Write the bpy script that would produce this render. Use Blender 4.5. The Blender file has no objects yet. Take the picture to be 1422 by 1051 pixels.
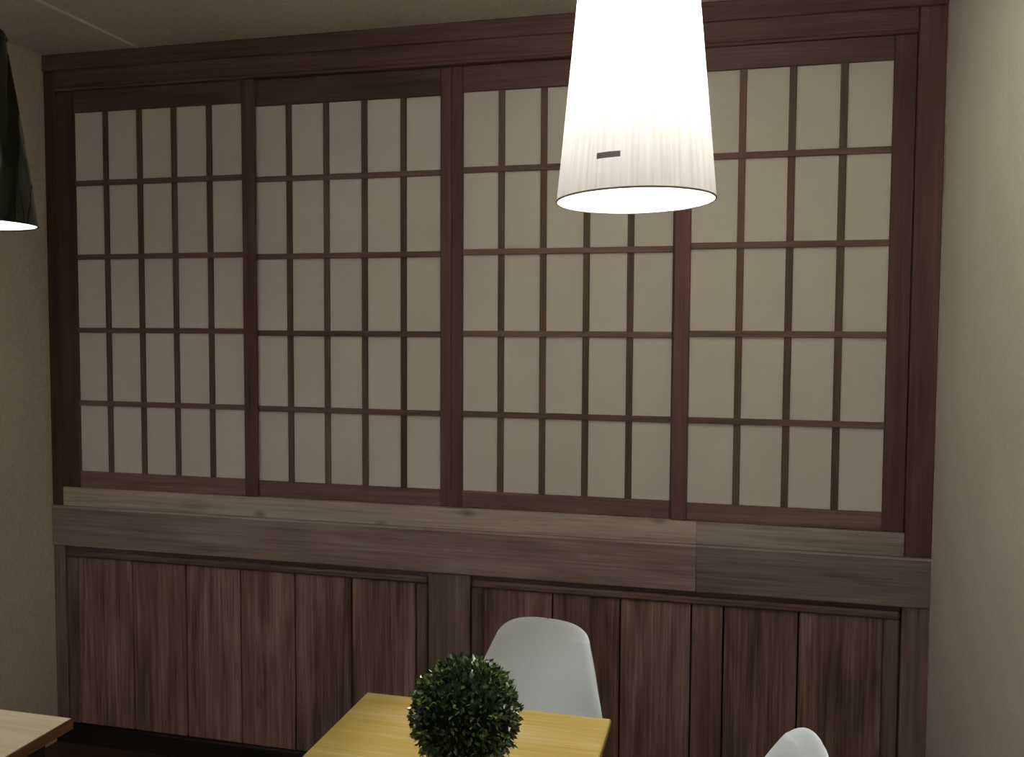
import bpy, bmesh, math, random
from mathutils import Vector, Matrix

random.seed(7)
scene = bpy.context.scene
COL = scene.collection

# ------------------------------------------------------------------ camera
CAM = Vector((2.5097, -2.8815, 1.5951))
RT = Vector((0.97080, 0.23980, 0.00530)).normalized()
FW = Vector((-0.23920, 0.96940, -0.05430)).normalized()
UP = RT.cross(FW).normalized()
RT = FW.cross(UP).normalized()
cd = bpy.data.cameras.new('camera')
cam = bpy.data.objects.new('camera', cd)
COL.objects.link(cam)
cam.matrix_world = Matrix(((RT.x, UP.x, -FW.x, CAM.x), (RT.y, UP.y, -FW.y, CAM.y), (RT.z, UP.z, -FW.z, CAM.z), (0, 0, 0, 1)))
cd.sensor_fit = 'HORIZONTAL'
cd.sensor_width = 36.0
cd.lens = 1247.0 / 1422.0 * 36.0
cd.clip_start = 0.02
scene.camera = cam

# ------------------------------------------------------------------ world, exposure
w = bpy.data.worlds.new('world')
scene.world = w
w.use_nodes = True
w.node_tree.nodes['Background'].inputs[0].default_value = (1.0, 0.99, 0.96, 1)
w.node_tree.nodes['Background'].inputs[1].default_value = 0.71
vs = scene.view_settings
vs.view_transform = 'Standard'
vs.look = 'None'
vs.exposure = 0.0
vs.gamma = 1.0
vs.use_curve_mapping = False
WHITE_BULB = 1215.0      # emission strength of the bulb in the white pendant
BLACK_BULB = 330.0      # emission strength of the bulb in the black pendant


# ------------------------------------------------------------------ node helpers
class NT:
    def __init__(self, name):
        self.m = bpy.data.materials.new(name)
        self.m.use_nodes = True
        self.t = self.m.node_tree
        self.n = self.t.nodes
        self.b = self.n['Principled BSDF']
        self.out = self.n['Material Output']

    def node(self, typ, **kw):
        x = self.n.new(typ)
        for k, v in kw.items():
            setattr(x, k, v)
        return x

    def link(self, a, b):
        self.t.links.new(a, b)

    def coords(self, scale, rnd=True):
        tc = self.node('ShaderNodeTexCoord')
        mp = self.node('ShaderNodeMapping')
        mp.inputs['Scale'].default_value = scale
        if rnd:
            oi = self.node('ShaderNodeObjectInfo')
            mu = self.node('ShaderNodeVectorMath', operation='MULTIPLY_ADD')
            cx = self.node('ShaderNodeCombineXYZ')
            for i in range(3):
                self.link(oi.outputs['Random'], cx.inputs[i])
            mu.inputs[1].default_value = (13.7, 31.1, 23.3)
            self.link(cx.outputs[0], mu.inputs[0])
            self.link(tc.outputs['Object'], mu.inputs[2])
            self.link(mu.outputs[0], mp.inputs['Vector'])
        else:
            self.link(tc.outputs['Object'], mp.inputs['Vector'])
        return mp.outputs[0]

    def noise(self, vec, scale=1.0, detail=4.0, rough=0.55, dist=0.0):
        x = self.node('ShaderNodeTexNoise')
        x.inputs['Scale'].default_value = scale
        x.inputs['Detail'].default_value = detail
        x.inputs['Roughness'].default_value = rough
        x.inputs['Distortion'].default_value = dist
        self.link(vec, x.inputs['Vector'])
        return x.outputs['Fac']

    def ramp(self, fac, stops):
        r = self.node('ShaderNodeValToRGB')
        e = r.color_ramp.elements
        while len(e) > 1:
            e.remove(e[0])
        e[0].position, e[0].color = stops[0][0], (*stops[0][1], 1)
        for p, c in stops[1:]:
            k = e.new(p)
            k.color = (*c, 1)
        self.link(fac, r.inputs[0])
        return r.outputs[0]

    def mix(self, a, b, fac, mode='MIX'):
        x = self.node('ShaderNodeMix', data_type='RGBA', blend_type=mode)
        for s, v in ((x.inputs[6], a), (x.inputs[7], b), (x.inputs[0], fac)):
            if isinstance(v, (int, float)):
                s.default_value = v
            elif isinstance(v, tuple):
                s.default_value = (*v, 1)
            else:
                self.link(v, s)
        return x.outputs[2]

    def bump(self, h, strength=0.3, dist=0.002):
        x = self.node('ShaderNodeBump')
        x.inputs['Strength'].default_value = strength
        x.inputs['Distance'].default_value = dist
        self.link(h, x.inputs['Height'])
        self.link(x.outputs[0], self.b.inputs['Normal'])

    def finish(self, col, rough=0.6, spec=0.3):
        if isinstance(col, tuple):
            self.b.inputs['Base Color'].default_value = (*col, 1)
        else:
            self.link(col, self.b.inputs['Base Color'])
        self.b.inputs['Roughness'].default_value = rough
        self.b.inputs['Specular IOR Level'].default_value = spec
        return self.m


def wood(name, along, dark, mid, light, vary=0.35, rough=0.62, knots=0.0, red=None):
    """Weathered timber; `along` is the grain axis (0 = x, 2 = z)."""
    t = NT(name)
    sf = [170.0, 170.0, 170.0]
    sf[along] = 4.0
    sm = [48.0, 48.0, 48.0]
    sm[along] = 1.6
    sl = [9.0, 9.0, 9.0]
    sl[along] = 1.5
    fine = t.noise(t.coords(tuple(sf)), 1.0, 5.0, 0.6, 0.3)
    midn = t.noise(t.coords(tuple(sm)), 1.0, 3.0, 0.6, 0.4)
    large = t.noise(t.coords(tuple(sl)), 1.0, 3.0, 0.55, 0.8)
    add = t.node('ShaderNodeMath', operation='MULTIPLY_ADD')
    t.link(large, add.inputs[0])
    add.inputs[1].default_value = 0.45
    m1 = t.node('ShaderNodeMath', operation='MULTIPLY')
    t.link(fine, m1.inputs[0])
    m1.inputs[1].default_value = 0.38
    m2 = t.node('ShaderNodeMath', operation='MULTIPLY_ADD')
    t.link(midn, m2.inputs[0])
    m2.inputs[1].default_value = 0.42
    t.link(m1.outputs[0], m2.inputs[2])
    t.link(m2.outputs[0], add.inputs[2])
    col = t.ramp(add.outputs[0], [(0.48, dark), (0.62, mid), (0.80, light)])
    if red:
        rn = t.noise(t.coords((3.0, 3.0, 1.6)), 1.0, 2.0, 0.5)
        f = t.ramp(rn, [(0.50, (0, 0, 0)), (0.72, (1, 1, 1))])
        sc = t.node('ShaderNodeMath', operation='MULTIPLY')
        t.link(f, sc.inputs[0])
        sc.inputs[1].default_value = 0.40
        col = t.mix(col, red, sc.outputs[0])
    if knots:
        v = t.node('ShaderNodeTexVoronoi')
        v.inputs['Scale'].default_value = 1.0
        ks = [7.0, 7.0, 7.0]
        ks[along] = 3.6
        t.link(t.coords(tuple(ks)), v.inputs['Vector'])
        f = t.ramp(v.outputs['Distance'], [(0.0, (1, 1, 1)), (0.07, (0.5, 0.5, 0.5)), (0.13, (0, 0, 0))])
        sc = t.node('ShaderNodeMath', operation='MULTIPLY')
        t.link(f, sc.inputs[0])
        sc.inputs[1].default_value = knots
        col = t.mix(col, tuple(c * 0.35 for c in dark), sc.outputs[0])
    oi = t.node('ShaderNodeObjectInfo')
    mr = t.node('ShaderNodeMapRange')
    mr.inputs['To Min'].default_value = 1.0 - vary / 2
    mr.inputs['To Max'].default_value = 1.0 + vary / 2
    t.link(oi.outputs['Random'], mr.inputs['Value'])
    cc = t.node('ShaderNodeCombineColor')
    for i in range(3):
        t.link(mr.outputs[0], cc.inputs[i])
    col = t.mix(col, cc.outputs[0], 1.0, 'MULTIPLY')
    t.bump(fine, 0.25, 0.0015)
    return t.finish(col, rough, 0.25)


def plaster(name, c0, c1, weave=260.0, grain=0.15):
    t = NT(name)
    a = t.noise(t.coords((2.2, 2.2, 2.2), False), 1.0, 4.0, 0.6)
    b = t.noise(t.coords((weave, weave, weave), False), 1.0, 3.0, 0.65)
    col = t.ramp(a, [(0.3, c0), (0.7, c1)])
    c_ = t.noise(t.coords((weave * 0.6, weave * 0.6, weave * 0.35), False), 1.0, 2.0, 0.6)
    col = t.mix(col, t.ramp(c_, [(0.30, (1 - grain,) * 3), (0.70, (1 + grain * 0.6,) * 3)]), 1.0, 'MULTIPLY')
    col = t.mix(col, (0.75, 0.72, 0.66), t.ramp(b, [(0.72, (0, 0, 0)), (0.86, (0.35, 0.35, 0.35))]))
    t.bump(b, 0.35, 0.0015)
    return t.finish(col, 0.85, 0.15)


def plain(name, c, rough=0.5, spec=0.4, metal=0.0, var=0.06, scale=40.0):
    t = NT(name)
    n = t.noise(t.coords((scale, scale, scale)), 1.0, 3.0)
    col = t.ramp(n, [(0.3, tuple(x * (1 - var) for x in c)), (0.7, tuple(min(1, x * (1 + var)) for x in c))])
    t.b.inputs['Metallic'].default_value = metal
    return t.finish(col, rough, spec)


M = {}
M['header'] = wood('header_wood', 0, (0.070, 0.038, 0.029), (0.115, 0.060, 0.048), (0.175, 0.101, 0.080), 0.15)
M['door_v'] = wood('screen_wood_upright', 2, (0.060, 0.031, 0.024), (0.095, 0.049, 0.039), (0.140, 0.080, 0.064), 0.30, red=(0.135, 0.052, 0.042))
M['door_h'] = wood('screen_wood_level', 0, (0.070, 0.040, 0.032), (0.105, 0.060, 0.049), (0.155, 0.098, 0.082), 0.25)
M['rail_low'] = wood('weathered_rail_wood', 0, (0.126, 0.072, 0.058), (0.189, 0.108, 0.088), (0.279, 0.176, 0.148), 0.25)
M['bar_v'] = wood('lattice_wood_upright', 2, (0.081, 0.051, 0.032), (0.121, 0.076, 0.051), (0.172, 0.113, 0.081), 0.35)
M['bar_h'] = wood('lattice_wood_level', 0, (0.106, 0.060, 0.045), (0.163, 0.096, 0.075), (0.225, 0.147, 0.119), 0.30)
M['door_red'] = wood('screen_wood_reddish', 2, (0.110, 0.052, 0.043), (0.160, 0.079, 0.066), (0.205, 0.110, 0.092), 0.1, knots=0.5)
M['door_mid'] = wood('screen_wood_brown', 2, (0.080, 0.043, 0.035), (0.115, 0.062, 0.051), (0.150, 0.085, 0.071), 0.15)
M['door_dark'] = wood('screen_wood_dark', 2, (0.044, 0.028, 0.020), (0.066, 0.042, 0.031), (0.092, 0.060, 0.046), 0.1)
M['post'] = wood('post_wood', 2, (0.083, 0.042, 0.034), (0.136, 0.066, 0.053), (0.192, 0.102, 0.083), 0.1, red=(0.192, 0.070, 0.056))
M['sill'] = wood('sill_wood', 0, (0.299, 0.241, 0.198), (0.471, 0.391, 0.327), (0.621, 0.534, 0.455), 0.15, knots=0.8)
M['beam'] = wood('beam_wood', 0, (0.168, 0.120, 0.099), (0.273, 0.197, 0.168), (0.399, 0.311, 0.269), 0.12, knots=0.7)
M['sill_grey'] = wood('sill_wood_greyer', 0, (0.231, 0.194, 0.158), (0.363, 0.308, 0.257), (0.484, 0.422, 0.359), 0.15, knots=0.3)
M['beam_grey'] = wood('beam_wood_greyer', 0, (0.140, 0.108, 0.095), (0.232, 0.180, 0.160), (0.330, 0.268, 0.240), 0.08, knots=0.3)
M['plank'] = wood('plank_wood', 2, (0.092, 0.051, 0.039), (0.218, 0.131, 0.106), (0.425, 0.287, 0.239), 0.35, knots=0.5, red=(0.287, 0.129, 0.097))
M['mould_h'] = wood('moulding_wood_level', 0, (0.090, 0.054, 0.043), (0.153, 0.097, 0.079), (0.225, 0.155, 0.130), 0.25)
M['mould_v'] = wood('moulding_wood_upright', 2, (0.090, 0.056, 0.045), (0.158, 0.104, 0.086), (0.243, 0.169, 0.144), 0.25)
M['trim_v'] = wood('upright_board_wood', 2, (0.095, 0.060, 0.050), (0.185, 0.124, 0.104), (0.300, 0.215, 0.182), 0.10)
M['backing'] = plain('backing_wood', (0.018, 0.010, 0.008), 0.9, 0.1)
M['base'] = plain('baseboard_paint', (0.012, 0.010, 0.008), 0.6, 0.2)
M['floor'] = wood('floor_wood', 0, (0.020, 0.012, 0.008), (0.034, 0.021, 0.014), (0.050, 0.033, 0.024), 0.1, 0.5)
M['wall'] = plaster('wall_paper', (0.55, 0.505, 0.395), (0.61, 0.565, 0.445))
M['wall_r'] = plaster('wall_paint', (0.71, 0.685, 0.60), (0.76, 0.735, 0.645), 240.0, 0.07)
M['ceil'] = plaster('ceiling_paint', (0.60, 0.535, 0.425), (0.66, 0.595, 0.475), 150.0, 0.14)
M['seam'] = plain('ceiling_seam_paint', (0.78, 0.72, 0.60), 0.7, 0.2)
M['caulk'] = plain('caulk', (0.50, 0.45, 0.35), 0.8, 0.2, var=0.25, scale=60)

t = NT('screen_paper')
fib = t.noise(t.coords((30, 30, 30)), 1.0, 5.0, 0.65, 0.6)
oi = t.node('ShaderNodeObjectInfo')
pc = t.ramp(fib, [(0.3, (0.695, 0.665, 0.590)), (0.7, (0.725, 0.695, 0.615))])
pv = t.ramp(oi.outputs['Random'], [(0.0, (0.97, 0.965, 0.95)), (1.0, (1.0, 1.0, 1.0))])
M['paper'] = t.finish(t.mix(pc, pv, 1.0, 'MULTIPLY'), 0.9, 0.1)

t = NT('chair_plastic')
n_ = t.noise(t.coords((90, 90, 90)), 1.0, 2.0)
M['plastic'] = t.finish(t.ramp(n_, [(0.3, (0.625, 0.68, 0.71)), (0.7, (0.65, 0.705, 0.735))]), 0.42, 0.4)
M['beech'] = wood('beech_wood', 2, (0.36, 0.24, 0.13), (0.46, 0.32, 0.18), (0.55, 0.40, 0.25), 0.1)
M['blackmetal'] = plain('black_metal', (0.02, 0.02, 0.02), 0.4, 0.5)
M['steel'] = plain('brushed_steel', (0.5, 0.5, 0.48), 0.35, 0.5, 0.9)
M['yellow'] = wood('yellow_stained_wood', 0, (0.385, 0.275, 0.056), (0.46, 0.345, 0.096), (0.54, 0.43, 0.22), 0.0, 0.45)
M['yellow_leg'] = wood('yellow_stained_wood_upright', 2, (0.40, 0.26, 0.05), (0.50, 0.33, 0.07), (0.58, 0.40, 0.12), 0.1, 0.5)
M['cream'] = wood('pale_wood', 0, (0.54, 0.47, 0.33), (0.62, 0.55, 0.40), (0.70, 0.63, 0.48), 0.0, 0.4)
M['cream_edge'] = wood('pale_wood_edge', 1, (0.07, 0.035, 0.015), (0.12, 0.062, 0.026), (0.18, 0.10, 0.045), 0.0, 0.5)
M['pot'] = plain('pot_ceramic', (0.55, 0.55, 0.52), 0.3, 0.5)
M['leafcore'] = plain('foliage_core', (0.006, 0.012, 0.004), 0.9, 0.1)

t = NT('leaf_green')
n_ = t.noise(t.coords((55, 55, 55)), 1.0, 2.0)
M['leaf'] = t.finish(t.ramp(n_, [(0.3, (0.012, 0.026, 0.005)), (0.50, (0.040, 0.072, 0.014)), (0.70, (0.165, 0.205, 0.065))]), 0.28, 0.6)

# thread-wrapped translucent lampshade
t = NT('white_thread_shade')
tc = t.node('ShaderNodeTexCoord')
sp = t.node('ShaderNodeSeparateXYZ')
t.link(tc.outputs['Object'], sp.inputs[0])
at = t.node('ShaderNodeMath', operation='ARCTAN2')
t.link(sp.outputs[1], at.inputs[0])
t.link(sp.outputs[0], at.inputs[1])
cx = t.node('ShaderNodeCombineXYZ')
t.link(at.outputs[0], cx.inputs[0])
t.link(sp.outputs[2], cx.inputs[2])
mp = t.node('ShaderNodeMapping')
mp.inputs['Scale'].default_value = (17, 1, 2.2)
t.link(cx.outputs[0], mp.inputs['Vector'])
st = t.noise(mp.outputs[0], 1.0, 5.0, 0.65, 0.25)
tcol = t.ramp(st, [(0.30, (0.60, 0.585, 0.56)), (0.50, (0.76, 0.745, 0.72)), (0.70, (0.85, 0.835, 0.81))])
tr = t.node('ShaderNodeBsdfTranslucent')
df = t.node('ShaderNodeBsdfDiffuse')
t.link(tcol, tr.inputs['Color'])
t.link(tcol, df.inputs['Color'])
ms = t.node('ShaderNodeMixShader')
ms.inputs[0].default_value = 0.12
t.link(df.outputs[0], ms.inputs[1])
t.link(tr.outputs[0], ms.inputs[2])
t.link(ms.outputs[0], t.out.inputs['Surface'])
M['shade'] = t.m
M['shade_black'] = plain('black_gloss_shade', (0.006, 0.008, 0.005), 0.05, 0.35)
M['shade_lining'] = plain('white_lining', (0.80, 0.78, 0.74), 0.6, 0.2)
M['rim'] = plain('shade_rim', (0.36, 0.345, 0.32), 0.6, 0.2)
M['tag'] = plain('grey_tag', (0.40, 0.38, 0.35), 0.6, 0.2)


def bulb_material(name, strength):
    t = NT(name)
    em = t.node('ShaderNodeEmission')
    em.inputs[0].default_value = (1.0, 0.985, 0.945, 1)
    em.inputs[1].default_value = strength
    t.link(em.outputs[0], t.out.inputs['Surface'])
    return t.m


# ------------------------------------------------------------------ object helpers
def link(o, parent=None):
    COL.objects.link(o)
    if parent is not None:
        o.parent = parent
    return o


def tag(o, label, cat, group=None, kind=None):
    o['label'] = label
    o['category'] = cat
    if group:
        o['group'] = group
    if kind:
        o['kind'] = kind
    return o


def empty(name, loc=(0, 0, 0), rz=0.0):
    o = bpy.data.objects.new(name, None)
    o.empty_display_size = 0.1
    o.location = loc
    o.rotation_euler = (0, 0, rz)
    return link(o)


def obj(name, bm, mat, parent=None, smooth=False, loc=None):
    me = bpy.data.meshes.new(name)
    bm.normal_update()
    bm.to_mesh(me)
    bm.free()
    for mm in (mat if isinstance(mat, (list, tuple)) else [mat]):
        me.materials.append(mm)
    if smooth:
        for p in me.polygons:
            p.use_smooth = True
    o = bpy.data.objects.new(name, me)
    if loc:
        o.location = loc
    return link(o, parent)


def box_bm(x0, x1, y0, y1, z0, z1, bev=0.0):
    bm = bmesh.new()
    bmesh.ops.create_cube(bm, size=1.0)
    for v in bm.verts:
        v.co = Vector(((x0 + x1) / 2 + v.co.x * (x1 - x0), (y0 + y1) / 2 + v.co.y * (y1 - y0), (z0 + z1) / 2 + v.co.z * (z1 - z0)))
    if bev:
        bmesh.ops.bevel(bm, geom=list(bm.edges), offset=bev, segments=1, affect='EDGES')
    return bm


def box(name, mat, x0, x1, y0, y1, z0, z1, parent=None, bev=0.0):
    """Box whose mesh is centred on its own origin, so wood grain follows the piece."""
    c = ((x0 + x1) / 2, (y0 + y1) / 2, (z0 + z1) / 2)
    hx, hy, hz = (x1 - x0) / 2, (y1 - y0) / 2, (z1 - z0) / 2
    return obj(name, box_bm(-hx, hx, -hy, hy, -hz, hz, bev), mat, parent, loc=c)


def lathe_bm(prof, seg=48, closed=False):
    bm = bmesh.new()
    rings = []
    for r, z in prof:
        rings.append([bm.verts.new((r * math.cos(2 * math.pi * i / seg), r * math.sin(2 * math.pi * i / seg), z)) for i in range(seg)])
    n = len(rings)
    for k in range(n if closed else n - 1):
        a, b = rings[k], rings[(k + 1) % n]
        for i in range(seg):
            bm.faces.new((a[i], a[(i + 1) % seg], b[(i + 1) % seg], b[i]))
    return bm


def tube_bm(p0, p1, r0, r1, seg=12):
    p0, p1 = Vector(p0), Vector(p1)
    d = (p1 - p0).normalized()
    a = d.orthogonal().normalized()
    b = d.cross(a)
    bm = bmesh.new()
    ra, rb = [], []
    for i in range(seg):
        an = 2 * math.pi * i / seg
        o = a * math.cos(an) + b * math.sin(an)
        ra.append(bm.verts.new(p0 + o * r0))
        rb.append(bm.verts.new(p1 + o * r1))
    for i in range(seg):
        bm.faces.new((ra[i], ra[(i + 1) % seg], rb[(i + 1) % seg], rb[i]))
    bm.faces.new(list(reversed(ra)))
    bm.faces.new(rb)
    bmesh.ops.recalc_face_normals(bm, faces=list(bm.faces))
    return bm


def copy_tree(o, parent=None):
    c = o.copy()
    COL.objects.link(c)
    c.parent = parent
    for ch in list(o.children):
        copy_tree(ch, c)
    return c


# ------------------------------------------------------------------ room
WID, HGT = 3.095, 2.60          # width of the niche, ceiling height
BACK = -5.2                     # the room goes on behind the viewer


def struct(o, label, cat):
    return tag(o, label, cat, kind='structure')


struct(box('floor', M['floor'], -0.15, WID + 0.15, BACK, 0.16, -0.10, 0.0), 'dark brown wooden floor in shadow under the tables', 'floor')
struct(box('wall_left', M['wall'], -0.15, 0.0, BACK, 0.16, 0.0, HGT), 'beige textured wall at the left behind the black lamp', 'wall')
struct(box('wall_right', M['wall_r'], WID, WID + 0.15, BACK, 0.16, 0.0, HGT), 'plain beige wall at the right of the wooden screens', 'wall')
struct(box('wall_back', M['wall'], 0.0, WID, 0.034, 0.16, 0.0, HGT), 'far wall carrying the wooden screens and planks', 'wall')
struct(box('ceiling', M['ceil'], -0.15, WID + 0.15, BACK, 0.16, HGT, HGT + 0.1), 'dim beige ceiling with one raised seam', 'ceiling')

# raised bead over a joint of the ceiling boards
bm = bmesh.new()
pr_ = [(-0.008, 0.0), (-0.004, -0.004), (0.004, -0.004), (0.008, 0.0)]
ys = [BACK + 0.02, -0.02]
vv = [[bm.verts.new((0.412 + a, y, HGT + b)) for a, b in pr_] for y in ys]
for i in range(4):
    bm.faces.new((vv[0][i], vv[0][(i + 1) % 4], vv[1][(i + 1) % 4], vv[1][i]))
bm.faces.new(vv[0])
bm.faces.new(list(reversed(vv[1])))
bmesh.ops.recalc_face_normals(bm, faces=list(bm.faces))
struct(obj('trim_1', bm, M['seam']), 'thin pale bead along the ceiling seam', 'trim')

# crumbling caulk line in the right corner
bm = bmesh.new()
rnd = random.Random(3)
N = 60
prev = None
for i in range(N + 1):
    z = 0.55 + i * (2.54 - 0.55) / N
    wd = 0.0022 + 0.0022 * rnd.random() + (0.005 if 2.0 < z < 2.2 else 0)
    ring = [bm.verts.new(c) for c in ((WID, -0.0125, z), (WID - 0.0025, -0.0125 - wd * 0.6, z), (WID, -0.0125 - wd * 2.2, z))]
    if prev:
        for k in range(3):
            bm.faces.new((prev[k], prev[(k + 1) % 3], ring[(k + 1) % 3], ring[k]))
    else:
        bm.faces.new(ring)
    prev = ring
bm.faces.new(prev)
bmesh.ops.recalc_face_normals(bm, faces=list(bm.faces))
struct(obj('trim_2', bm, M['caulk']), 'uneven pale caulk line in the right wall corner', 'trim')

# ------------------------------------------------------------------ timber front of the far wall
DEP = -CAM.y


def fx(x, y):   # widths were measured on the plane y = 0; carry them to the depth the face stands at
    return CAM.x + (x - CAM.x) * (DEP + y) / DEP


def fz(z, y):
    return CAM.z + (z - CAM.z) * (DEP + y) / DEP


S = 1.04
YH, YP, YB, YS = -0.012, -0.009, -0.015, -0.010   # front faces: header, posts, beam, sill
Z_SILL, Z_BEAM, Z_BEAMB = 0.951 * S, 0.8819 * S, 0.7336 * S
Z_HEAD, Z_BAND = 2.374 * S, 2.447 * S
XL, XR = 0.040 * S, 2.9033 * S                     # inner edges of the two posts
XSEAM = 2.312 * S

# header of two stepped boards
o = empty('trim_3', (WID / 2, 0, fz(Z_HEAD, YH)))
struct(o, 'dark brown stepped header along the ceiling above the screens', 'trim')


def child_box(name, mat, x0, x1, y0, y1, z0, z1, parent, bev=0.0):
    L = parent.location
    return box(name, mat, x0 - L.x, x1 - L.x, y0 - L.y, y1 - L.y, z0 - L.z, z1 - L.z, parent, bev)


ZB_ = fz(Z_BAND, YH)
child_box('board', M['header'], 0.0, WID, YH - 0.004, 0.034, ZB_, HGT, o, 0.003)
child_box('board', M['header'], fx(XL, YP), fx(XR, YP), YH, 0.034, fz(Z_HEAD, YH) + 0.010, ZB_, o, 0.003)
child_box('lip', M['header'], fx(XL, YP), fx(XR, YP), YH - 0.003, 0.034, fz(Z_HEAD, YH), fz(Z_HEAD, YH) + 0.010, o, 0.002)

struct(box('trim_4', M['door_dark'], 0.0, fx(XL, YP), YP, 0.034, fz(Z_BEAM, YB), ZB_, bev=0.003), 'narrow dark post in the left corner beside the screens', 'post')
struct(box('trim_5', M['post'], fx(XR, YP), WID, YP, 0.034, fz(Z_BEAM, YB), ZB_, bev=0.003), 'reddish brown post in the right corner beside the screens', 'post')

# sill between the posts (two lengths of different tone) and the wide beam below it
o = empty('trim_6', (WID / 2, 0, fz(Z_BEAM, YB)))
struct(o, 'weathered grey brown sill below the lattice screens', 'sill')
zs0, zs1 = fz(Z_BEAM, YB), fz(Z_SILL, YS)
child_box('board', M['sill'], fx(XL, YP), fx(XSEAM, YS), YS, 0.034, zs0, zs1, o, 0.0015)
child_box('board', M['sill_grey'], fx(XSEAM, YS), fx(XR, YP), YS, 0.034, zs0, zs1, o, 0.0015)
o = empty('trim_7', (WID / 2, 0, fz(Z_BEAMB, YB)))
struct(o, 'wide weathered brown beam between sill and planks', 'beam')
zb0, zb1 = fz(Z_BEAMB, YB), fz(Z_BEAM, YB)
child_box('board', M['beam'], 0.0, fx(XSEAM, YB), YB - 0.001, 0.034, zb0, zb1, o, 0.003)
child_box('board', M['beam_grey'], fx(XSEAM, YB), WID, YB - 0.001, 0.034, zb0, zb1, o, 0.003)

child_box('edge_highlight', M['sill'], 0.0, fx(XSEAM, YB), YB - 0.0022, YB - 0.0012, zb1 - 0.009, zb1 - 0.002, o, 0.0004)  # thin pale strips: highlight on the beam's top edge put into the colour
child_box('edge_highlight', M['sill_grey'], fx(XSEAM, YB), WID, YB - 0.0022, YB - 0.0012, zb1 - 0.009, zb1 - 0.002, o, 0.0004)

# baseboard
struct(box('baseboard_back', M['base'], 0.0, WID, -0.016, 0.034, 0.0, 0.0733 * S, bev=0.003), 'black baseboard along the foot of the planks', 'baseboard')

# ------------------------------------------------------------------ sliding lattice screens
ROWZ = [1.0115 * S, 1.2605 * S, 1.5225 * S, 1.7845 * S, 2.0455 * S]


def screen(label, yf, stile_l, xs, stile_r, ztop, zbot, rows, mats):
    """xs: pane left edge, bar centres ..., pane right edge (metres on the wall plane)."""
    th = 0.015
    X = [fx(x, yf) for x in xs]
    xl0, xl1 = fx(stile_l[0], yf), fx(stile_l[1], yf)
    xr0, xr1 = fx(stile_r[0], yf), fx(stile_r[1], yf)
    z0 = zs1 + 0.0008
    z1 = fz(Z_HEAD, YH) - 0.0008
    zp0, zp1 = fz(zbot, yf), fz(ztop, yf)
    root = empty('shoji_screen', ((xl0 + xr1) / 2, yf + th / 2, z0))
    tag(root, label, 'sliding screen', 'lattice paper screens')
    child_box('stile', M[mats[0]], xl0, xl1, yf, yf + th, z0, z1, root, 0.002)
    child_box('stile', M[mats[1]], xr0, xr1, yf, yf + th, z0, z1, root, 0.002)
    child_box('rail', M['door_h'], xl1, xr0, yf + 0.001, yf + th, zp1, z1, root, 0.002)
    child_box('rail', M['rail_low'], xl1, xr0, yf + 0.001, yf + th, z0, zp0, root, 0.002)
    hb = 0.0105
    zr = [fz(r, yf) for r in rows]
    zc = [zp0] + zr + [zp1]
    xc = [xl1] + X[1:-1] + [xr0]
    for x in xc[1:-1]:
        child_box('muntin', M['bar_v'], x - hb * 1.02, x + hb * 1.02, yf + 0.0035, yf + 0.0105, zp0, zp1, root, 0.0012)
    for z in zr:
        child_box('crossbar', M['bar_h'], xl1, xr0, yf + 0.0022, yf + 0.0105, z - hb * 0.92, z + hb * 0.92, root, 0.0012)
    g = 0.0006
    for i in range(len(xc) - 1):
        for j in range(len(zc) - 1):
            child_box('pane', M['paper'], xc[i] + g, xc[i + 1] - g, yf + 0.0106, yf + 0.0136, zc[j] + g, zc[j + 1] - g, root)
    return root


def sc_(*a):
    return [v * S for v in a]


YF, YK = -0.006, 0.010
screen('leftmost lattice paper screen, next to the narrow corner post', YF, sc_(0.0425, 0.1145),
       sc_(0.1145, 0.2421, 0.3798, 0.5167, 0.6540, 0.7802), sc_(0.7802, 0.8277), 2.296 * S, 1.0122 * S,
       sc_(1.2608, 1.5235, 1.7850, 2.0464), ('door_dark', 'door_v'))
screen('lattice paper screen second from the left, set behind the leftmost screen', YK, sc_(0.786, 0.8285),
       sc_(0.8277, 0.9541, 1.0897, 1.2255, 1.3618, 1.4892), sc_(1.4892, 1.5262), 2.2807 * S, 1.0099 * S,
       sc_(1.2591, 1.5175, 1.7765, 2.0363), ('door_v', 'door_mid'))
screen('lattice paper screen partly hidden by the white pendant lamp', YK, sc_(1.5270, 1.5640),
       sc_(1.5640, 1.6909, 1.8272, 1.9642, 2.1012, 2.2290), sc_(2.2290, 2.272), 2.2862 * S, 1.0102 * S,
       sc_(1.2610, 1.5205, 1.7805, 2.0409), ('door_mid', 'door_v'))
screen('rightmost lattice paper screen, four panes wide, by the reddish post', YF, sc_(2.2340, 2.2816),
       sc_(2.2816, 2.4266, 2.5672, 2.7085, 2.8409), sc_(2.8409, 2.9005), 2.3038 * S, 1.0073 * S,
       sc_(1.2615, 1.5245, 1.7885, 2.0525), ('door_red', 'door_v'))

# ------------------------------------------------------------------ wainscot of upright planks
ZW0, ZW1 = 0.0733 * S + 0.0008, zb0 - 0.0008
ZM = 0.722      # lower edge of the top moulding


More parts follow.
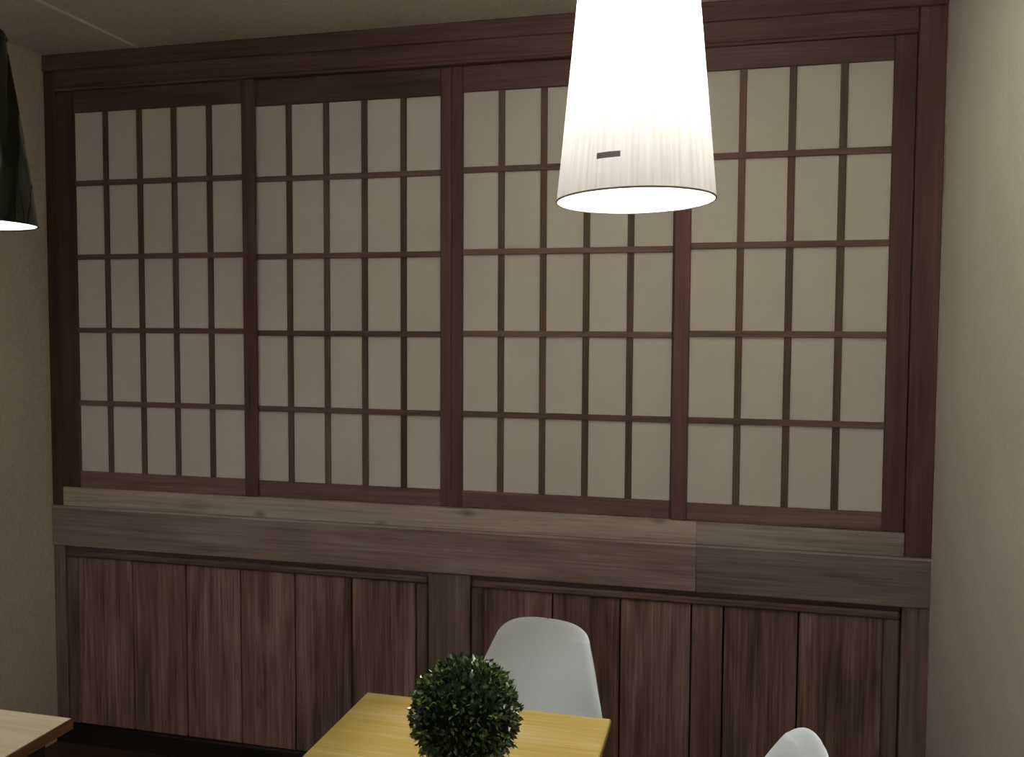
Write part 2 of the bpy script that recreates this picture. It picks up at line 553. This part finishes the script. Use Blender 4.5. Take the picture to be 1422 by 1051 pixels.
def wains(label, x0, x1, joints, mw):
    root = empty('wainscot_panel', ((fx(x0, 0) + fx(x1, 0)) / 2, 0.0, ZW0))
    tag(root, label, 'wall panelling', 'plank panels below the beam')
    X0, X1 = fx(x0, -0.006), fx(x1, -0.006)
    zm = fz(ZM, -0.006)
    ml, mr = mw
    child_box('backing_board', M['backing'], X0, X1, 0.016, 0.033, ZW0, ZW1, root)
    child_box('moulding', M['mould_h'], X0 + 0.004, X1 - 0.004, -0.009, 0.016, zm, zm + 0.024, root, 0.006)
    child_box('moulding', M['mould_h'], X0 + 0.004, X1 - 0.004, 0.002, 0.016, zm + 0.024, ZW1, root, 0.002)
    child_box('moulding', M['mould_v'], X0 + 0.004, fx(ml, -0.006), -0.006, 0.016, ZW0, zm, root, 0.005)
    child_box('moulding', M['mould_v'], fx(mr, -0.006), X1 - 0.004, -0.006, 0.016, ZW0, zm, root, 0.005)
    e = [ml] + joints + [mr]
    for i in range(len(e) - 1):
        a, b = fx(e[i], 0.002), fx(e[i + 1], 0.002)
        dy = (i * 37 % 5) * 0.0004
        child_box('plank', M['plank'], a + 0.0028, b - 0.0028, 0.0015 + dy, 0.016, ZW0, zm + 0.002, root, 0.002)
    return root


wains('left plank panel of six boards beside the left corner', 0.0440, 1.5050, [0.3376, 0.5636, 0.7879, 1.0041, 1.2234], (0.0953, 1.4620))
wains('right plank panel behind the white chair', 1.6560, 3.0180, [1.9407, 2.1657, 2.3930, 2.4935, 2.7204], (1.7000, 2.9690))
for k, (nm, lab, a, b) in enumerate((('trim_8', 'dark upright board in the left corner below the beam', 0.0, 0.0435),
                                     ('trim_9', 'upright board between the two plank panels', 1.5055, 1.6555),
                                     ('trim_10', 'dark upright board in the right corner below the beam', 3.0185, 3.11))):
    xa, xb = max(0.0, fx(a, -0.008) if a else 0.0), min(WID, fx(b, -0.008))
    struct(box(nm, M['trim_v'], xa, xb, -0.008, 0.033, ZW0, ZW1, bev=0.002), lab, 'trim')


# ------------------------------------------------------------------ tables
def table(name, label, x0, x1, y0, y1, top, mat, leg_mat, edge_mat=None, th=0.02, grp='dining tables'):
    root = empty(name, ((x0 + x1) / 2, (y0 + y1) / 2, 0))
    tag(root, label, 'table', grp)
    hx, hy = (x1 - x0) / 2, (y1 - y0) / 2
    if edge_mat:
        e = 0.004
        box('tabletop', mat, -hx + e, hx - e, -hy + e, hy - e, top - th, top, root, 0.0)
        box('edge_band', edge_mat, hx - e, hx, -hy, hy, top - th, top - 0.0006, root, 0.001)
        box('edge_band', edge_mat, -hx, -hx + e, -hy, hy, top - th, top - 0.0006, root, 0.001)
        box('edge_band', edge_mat, -hx + e, hx - e, hy - e, hy, top - th, top - 0.0006, root, 0.001)
        box('edge_band', edge_mat, -hx + e, hx - e, -hy, -hy + e, top - th, top - 0.0006, root, 0.001)
    else:
        box('tabletop', mat, -hx, hx, -hy, hy, top - th, top, root, 0.003)
    ax, ay = hx - 0.06, hy - 0.06
    za, zb = top - th - 0.07, top - th
    for s in (-1, 1):
        box('apron', leg_mat, -ax + 0.02, ax - 0.02, s * ay - 0.009, s * ay + 0.009, za, zb, root, 0.001)
        box('apron', leg_mat, s * ax - 0.009, s * ax + 0.009, -ay + 0.02, ay - 0.02, za, zb, root, 0.001)
    for sx in (-1, 1):
        for sy in (-1, 1):
            bm = bmesh.new()
            vs_ = []
            for z, h in ((0.0, 0.014), (zb, 0.021)):
                vs_.append([bm.verts.new((a * h, b * h, z)) for a, b in ((-1, -1), (1, -1), (1, 1), (-1, 1))])
            for i in range(4):
                bm.faces.new((vs_[0][i], vs_[0][(i + 1) % 4], vs_[1][(i + 1) % 4], vs_[1][i]))
            bm.faces.new(list(reversed(vs_[0])))
            bm.faces.new(vs_[1])
            obj('leg', bm, leg_mat, root, loc=(sx * ax, sy * ay, 0))
    return root


table('dining_table', 'yellow stained wooden table with the green topiary ball', 1.684, 2.262, -1.72, -0.948, 0.74, M['yellow'], M['yellow_leg'])
table('dining_table', 'pale wooden table with brown edge in the lower left corner', 0.50, 1.118, -1.98, -1.241, 0.74, M['cream'], M['blackmetal'], M['cream_edge'], 0.024)


# ------------------------------------------------------------------ moulded shell chair (faces -y)
def smooth_path(pts, n):
    out = []
    P = [pts[0]] + pts + [pts[-1]]
    segs = len(pts) - 1
    for k in range(n + 1):
        u = k / n * segs
        i = min(int(u), segs - 1)
        f = u - i
        p0, p1, p2, p3 = P[i], P[i + 1], P[i + 2], P[i + 3]
        out.append(tuple(0.5 * (2 * b + (c - a) * f + (2 * a - 5 * b + 4 * c - d) * f * f + (3 * b - a - 3 * c + d) * f ** 3)
                         for a, b, c, d in zip(p0, p1, p2, p3)))
    return out


# y, z, half width, forward/upward curl at the edge
SHELL = [(-0.2250, 0.4250, 0.1500, 0.0034), (-0.2050, 0.4450, 0.1720, 0.0085), (-0.1400, 0.4430, 0.1820, 0.0255), (-0.0300, 0.4280, 0.1850, 0.0468),
         (0.0700, 0.4300, 0.1850, 0.0681), (0.1350, 0.4620, 0.1860, 0.0808), (0.1680, 0.5250, 0.1880, 0.0808), (0.1880, 0.6100, 0.1840, 0.0681),
         (0.2080, 0.6900, 0.1600, 0.0528), (0.2260, 0.7500, 0.1405, 0.0408), (0.2360, 0.7860, 0.1275, 0.0310)]
for t_ in (0.2, 0.38, 0.54, 0.68, 0.79, 0.87, 0.93, 0.97, 0.992, 1.0):     # rounded top edge
    SHELL.append((0.236 + 0.0135 * t_ + 0.004 * t_ ** 4, 0.786 + 0.0475 * t_, max(0.0015, (0.1275 - 0.017 * t_) * (1 - t_ ** 2.8) ** (1 / 2.8)), 0.0310 * (1 - t_)))


def shell_mesh():
    rows = smooth_path(SHELL, 4 * (len(SHELL) - 1))
    NU = 24
    bm = bmesh.new()
    grid = []
    for k, (y, z, hw, curl) in enumerate(rows):
        a = rows[max(0, k - 1)]
        b = rows[min(len(rows) - 1, k + 1)]
        ty, tz = b[0] - a[0], b[1] - a[1]
        L = math.hypot(ty, tz)
        ny, nz = -tz / L, ty / L          # towards the sitter
        r = []
        for i in range(NU + 1):
            u = -1 + 2 * i / NU
            c = curl * (abs(u) ** 2.4) - 0.006 * min(1.0, hw / 0.125) ** 2 * max(0.0, (abs(u) - 0.86) / 0.14) ** 2   # rolled lip
            r.append(bm.verts.new((u * hw, y + ny * c, z + nz * c)))
        grid.append(r)
    for k in range(len(grid) - 1):
        for i in range(NU):
            bm.faces.new((grid[k][i], grid[k][i + 1], grid[k + 1][i + 1], grid[k + 1][i]))
    bm.normal_update()
    return bm


def make_chair(label):
    root = empty('shell_chair')
    tag(root, label, 'chair', 'white shell chairs')
    s = obj('shell', shell_mesh(), M['plastic'], root, True)
    so = s.modifiers.new('thickness', 'SOLIDIFY')
    so.thickness = 0.007
    so.offset = 0.0
    bv = s.modifiers.new('round', 'BEVEL')
    bv.width = 0.0028
    bv.segments = 2
    bv.limit_method = 'ANGLE'
    for sx in (-1, 1):
        for sy in (-1, 1):
            top = (sx * 0.10, sy * 0.09 - 0.02, 0.405)
            bot = (sx * 0.205, sy * 0.205 - 0.02, 0.0)
            lg = obj('leg', tube_bm(bot, top, 0.010, 0.0155), M['beech'], root, True)
            obj('leg_bracket', tube_bm((sx * 0.098, sy * 0.088 - 0.02, 0.345), (sx * 0.098, sy * 0.088 - 0.02, 0.419), 0.006, 0.006, 8), M['blackmetal'], lg)
        obj('brace', tube_bm((sx * 0.150, 0.125, 0.22), (-sx * 0.115, -0.125, 0.36), 0.004, 0.004, 8), M['blackmetal'], root)
        obj('brace', tube_bm((sx * 0.150, 0.125, 0.22), (sx * 0.115, -0.128, 0.36), 0.004, 0.004, 8), M['blackmetal'], root)
    return root


ch = make_chair('white moulded shell chair behind the yellow table, facing it')
ch.location = (2.017, -0.8506, 0.0)
ch.rotation_euler = (0, 0, math.radians(-6.8))
c2 = copy_tree(ch)
c2['label'] = 'white shell chair at the bottom right, only its rounded top in view'
c2.location = (2.4315, -1.2178, 0.0)
c2.rotation_euler = (0, 0, math.radians(-81.4))

# ------------------------------------------------------------------ topiary ball on the yellow table
root = empty('topiary_ball', (2.045, -1.343, 0.74))
tag(root, 'dark green leafy topiary ball standing on the yellow table', 'plant')
obj('pot', lathe_bm([(0.0, 0.0), (0.040, 0.0), (0.044, 0.006), (0.055, 0.085), (0.055, 0.09), (0.050, 0.09), (0.048, 0.075), (0.0, 0.075)], 32), M['pot'], root, True)
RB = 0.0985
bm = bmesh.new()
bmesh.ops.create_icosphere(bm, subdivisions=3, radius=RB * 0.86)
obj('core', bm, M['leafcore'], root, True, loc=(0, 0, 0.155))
bm = bmesh.new()
rnd = random.Random(11)
for i in range(2300):
    zz = 1 - 2 * (i + 0.5) / 2300
    an = i * 2.399963 + rnd.uniform(-0.2, 0.2)
    rr = math.sqrt(max(0, 1 - zz * zz))
    n = Vector((rr * math.cos(an), rr * math.sin(an), zz))
    bump = 1.0 + 0.035 * math.sin(7 * n.x + 2) * math.sin(6 * n.y + 1) * math.sin(8 * n.z)
    base = n * RB * bump * rnd.uniform(0.84, 1.0)
    d = (n + Vector((rnd.gauss(0, 1), rnd.gauss(0, 1), rnd.gauss(0, 1))) * 0.55).normalized()
    side = d.cross(Vector((rnd.gauss(0, 1), rnd.gauss(0, 1), rnd.gauss(0, 1)))).normalized()
    nr = side.cross(d)
    L = rnd.uniform(0.0095, 0.0155)
    W = L * rnd.uniform(0.26, 0.36)
    v = [bm.verts.new(base), bm.verts.new(base + d * L * 0.45 + side * W + nr * W * 0.35), bm.verts.new(base + d * L),
         bm.verts.new(base + d * L * 0.45 - side * W + nr * W * 0.35), bm.verts.new(base + d * L * 0.5)]
    bm.faces.new((v[0], v[1], v[4]))
    bm.faces.new((v[1], v[2], v[4]))
    bm.faces.new((v[2], v[3], v[4]))
    bm.faces.new((v[3], v[0], v[4]))
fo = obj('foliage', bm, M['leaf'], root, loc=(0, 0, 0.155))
fo['kind'] = 'stuff'


# ------------------------------------------------------------------ pendant lamps
def pendant(name, label, loc, r_bot, r_top, h, mat_out, mat_in, strength, bulb_z, black=False, seed=1, warp=(0, 0)):
    """loc: centre of the lower rim."""
    root = empty(name, loc)
    tag(root, label, 'pendant lamp', 'pendant lamps over the tables')
    rnd = random.Random(seed)
    seg = 180
    rip = [rnd.gauss(0, 1) for _ in range(seg)]
    rip = [(rip[i - 1] + 2 * rip[i] + rip[(i + 1) % seg]) * 0.25 for i in range(seg)]
    amp = 0.0011 if not black else 0.0
    # outer wall, rounded shoulder at the top for the plastic-covered one
    prof = [(r_bot + (r_top - r_bot) * k / 30, h * k / 30) for k in range(31)]
    if black:
        prof = prof[:-1] + [(r_top + 0.006, h - 0.02), (r_top, h - 0.006), (r_top - 0.008, h)]
    bm = lathe_bm(prof, seg)
    bm.verts.ensure_lookup_table()
    for k in range(len(prof)):
        e = min(1.0, 4.0 * min(k, len(prof) - 1 - k) / len(prof))
        for i in range(seg):
            v = bm.verts[k * seg + i]
            if black:
                # crinkled glossy plastic cover
                a = 2 * math.pi * i / seg
                s = 1 + e * 0.011 * (math.sin(7 * a + 9 * v.co.z) * math.sin(23 * v.co.z + 3 * a) + 0.7 * abs(math.sin(8 * a - 21 * v.co.z)))
            else:
                s = 1 + (0.35 + 0.65 * e) * amp * rip[i] / r_bot
            v.co.x *= s
            v.co.y *= s
    def sag(q):       # the shade hangs a little out of true
        f = max(0.0, 1 - q.z / h)
        q.z += f * (warp[0] * q.x + warp[1] * q.y)
    for v in bm.verts:
        sag(v.co)
    sh = obj('shade', bm, mat_out, root, True)
    if mat_in:
        obj('lining', lathe_bm([(r - 0.004, z) for r, z in [(r_bot + (r_top - r_bot) * k / 6, 0.001 + (h - 0.004) * k / 6) for k in range(7)]], 96), mat_in, sh, True)
    # rim wire
    rw = 0.0020
    rb_ = lathe_bm([(r_bot + rw * math.cos(a), rw * math.sin(a)) for a in [2 * math.pi * j / 8 for j in range(8)]], 96, True)
    for v in rb_.verts:
        v.co.z += warp[0] * v.co.x + warp[1] * v.co.y
    obj('rim', rb_, M['rim'] if not black else M['shade_black'], sh, True)
    # socket, spider arms, cord, ceiling cup
    for j in range(3):
        a = 2 * math.pi * j / 3 + 0.4
        obj('spider_arm', tube_bm((0.018 * math.cos(a), 0.018 * math.sin(a), h - 0.03), ((r_top - 0.004) * math.cos(a), (r_top - 0.004) * math.sin(a), h - 0.012), 0.002, 0.002, 8), M['steel'], sh)
    obj('socket', lathe_bm([(0.0, bulb_z + 0.055), (0.019, bulb_z + 0.055), (0.019, h - 0.015), (0.008, h + 0.01), (0.0, h + 0.01)], 24), M['blackmetal'], root, True)
    obj('cord', tube_bm((0, 0, h + 0.005), (0, 0, HGT - loc[2] - 0.02), 0.003, 0.003, 8), M['blackmetal'], root)
    obj('canopy', lathe_bm([(0.0, HGT - loc[2] - 0.03), (0.03, HGT - loc[2] - 0.028), (0.05, HGT - loc[2] - 0.008), (0.05, HGT - loc[2]), (0.0, HGT - loc[2])], 32), M['blackmetal'] if black else M['pot'], root, True)
    obj('bulb', lathe_bm([(0.0, -0.034), (0.016, -0.030), (0.028, -0.017), (0.032, 0.0), (0.028, 0.017), (0.018, 0.034), (0.013, 0.055), (0.0, 0.055)], 16), bulb_material('lit_bulb', strength), root, True, loc=(0, 0, bulb_z))
    return root, sh


R_B, R_T, H_S = 0.150, 0.106, 0.455
wl, wsh = pendant('pendant_lamp', 'lit white thread-wrapped conical pendant lamp with small grey tag', (2.323, -1.152, 1.8406), R_B, R_T, H_S, M['shade'], None, WHITE_BULB, 0.365, warp=(0.020, -0.022))
pendant('pendant_lamp', 'glossy black conical pendant lamp at the left picture edge', (0.766, -1.137, 1.835), 0.150, 0.088, H_S, M['shade_black'], M['shade_lining'], BLACK_BULB, 0.26, True, 5)

# small woven tag on the white shade, facing the room
bm = bmesh.new()
a0 = math.atan2(-1.70, 0.18) - 0.335     # towards the viewer, a little to the left
tw, tz0, tz1 = 0.150, 0.0560, 0.0665
rows = []
for z, sl in ((tz0, 0), (tz1, 0)):
    for off in (0.0016, 0.0030):
        r = R_B + (R_T - R_B) * z / H_S + off
        rows.append([bm.verts.new((r * math.cos(a0 - tw + 2 * tw * i / 8), r * math.sin(a0 - tw + 2 * tw * i / 8), z + 0.0012 * i / 8)) for i in range(9)])
for i in range(8):
    for p, q in ((0, 1), (1, 3), (3, 2), (2, 0)):
        bm.faces.new((rows[p][i], rows[p][i + 1], rows[q][i + 1], rows[q][i]))
for i in (0, 8):
    bm.faces.new((rows[0][i], rows[1][i], rows[3][i], rows[2][i]))
bmesh.ops.recalc_face_normals(bm, faces=list(bm.faces))
obj('tag', bm, M['tag'], wsh)['label'] = 'small grey cloth tag'
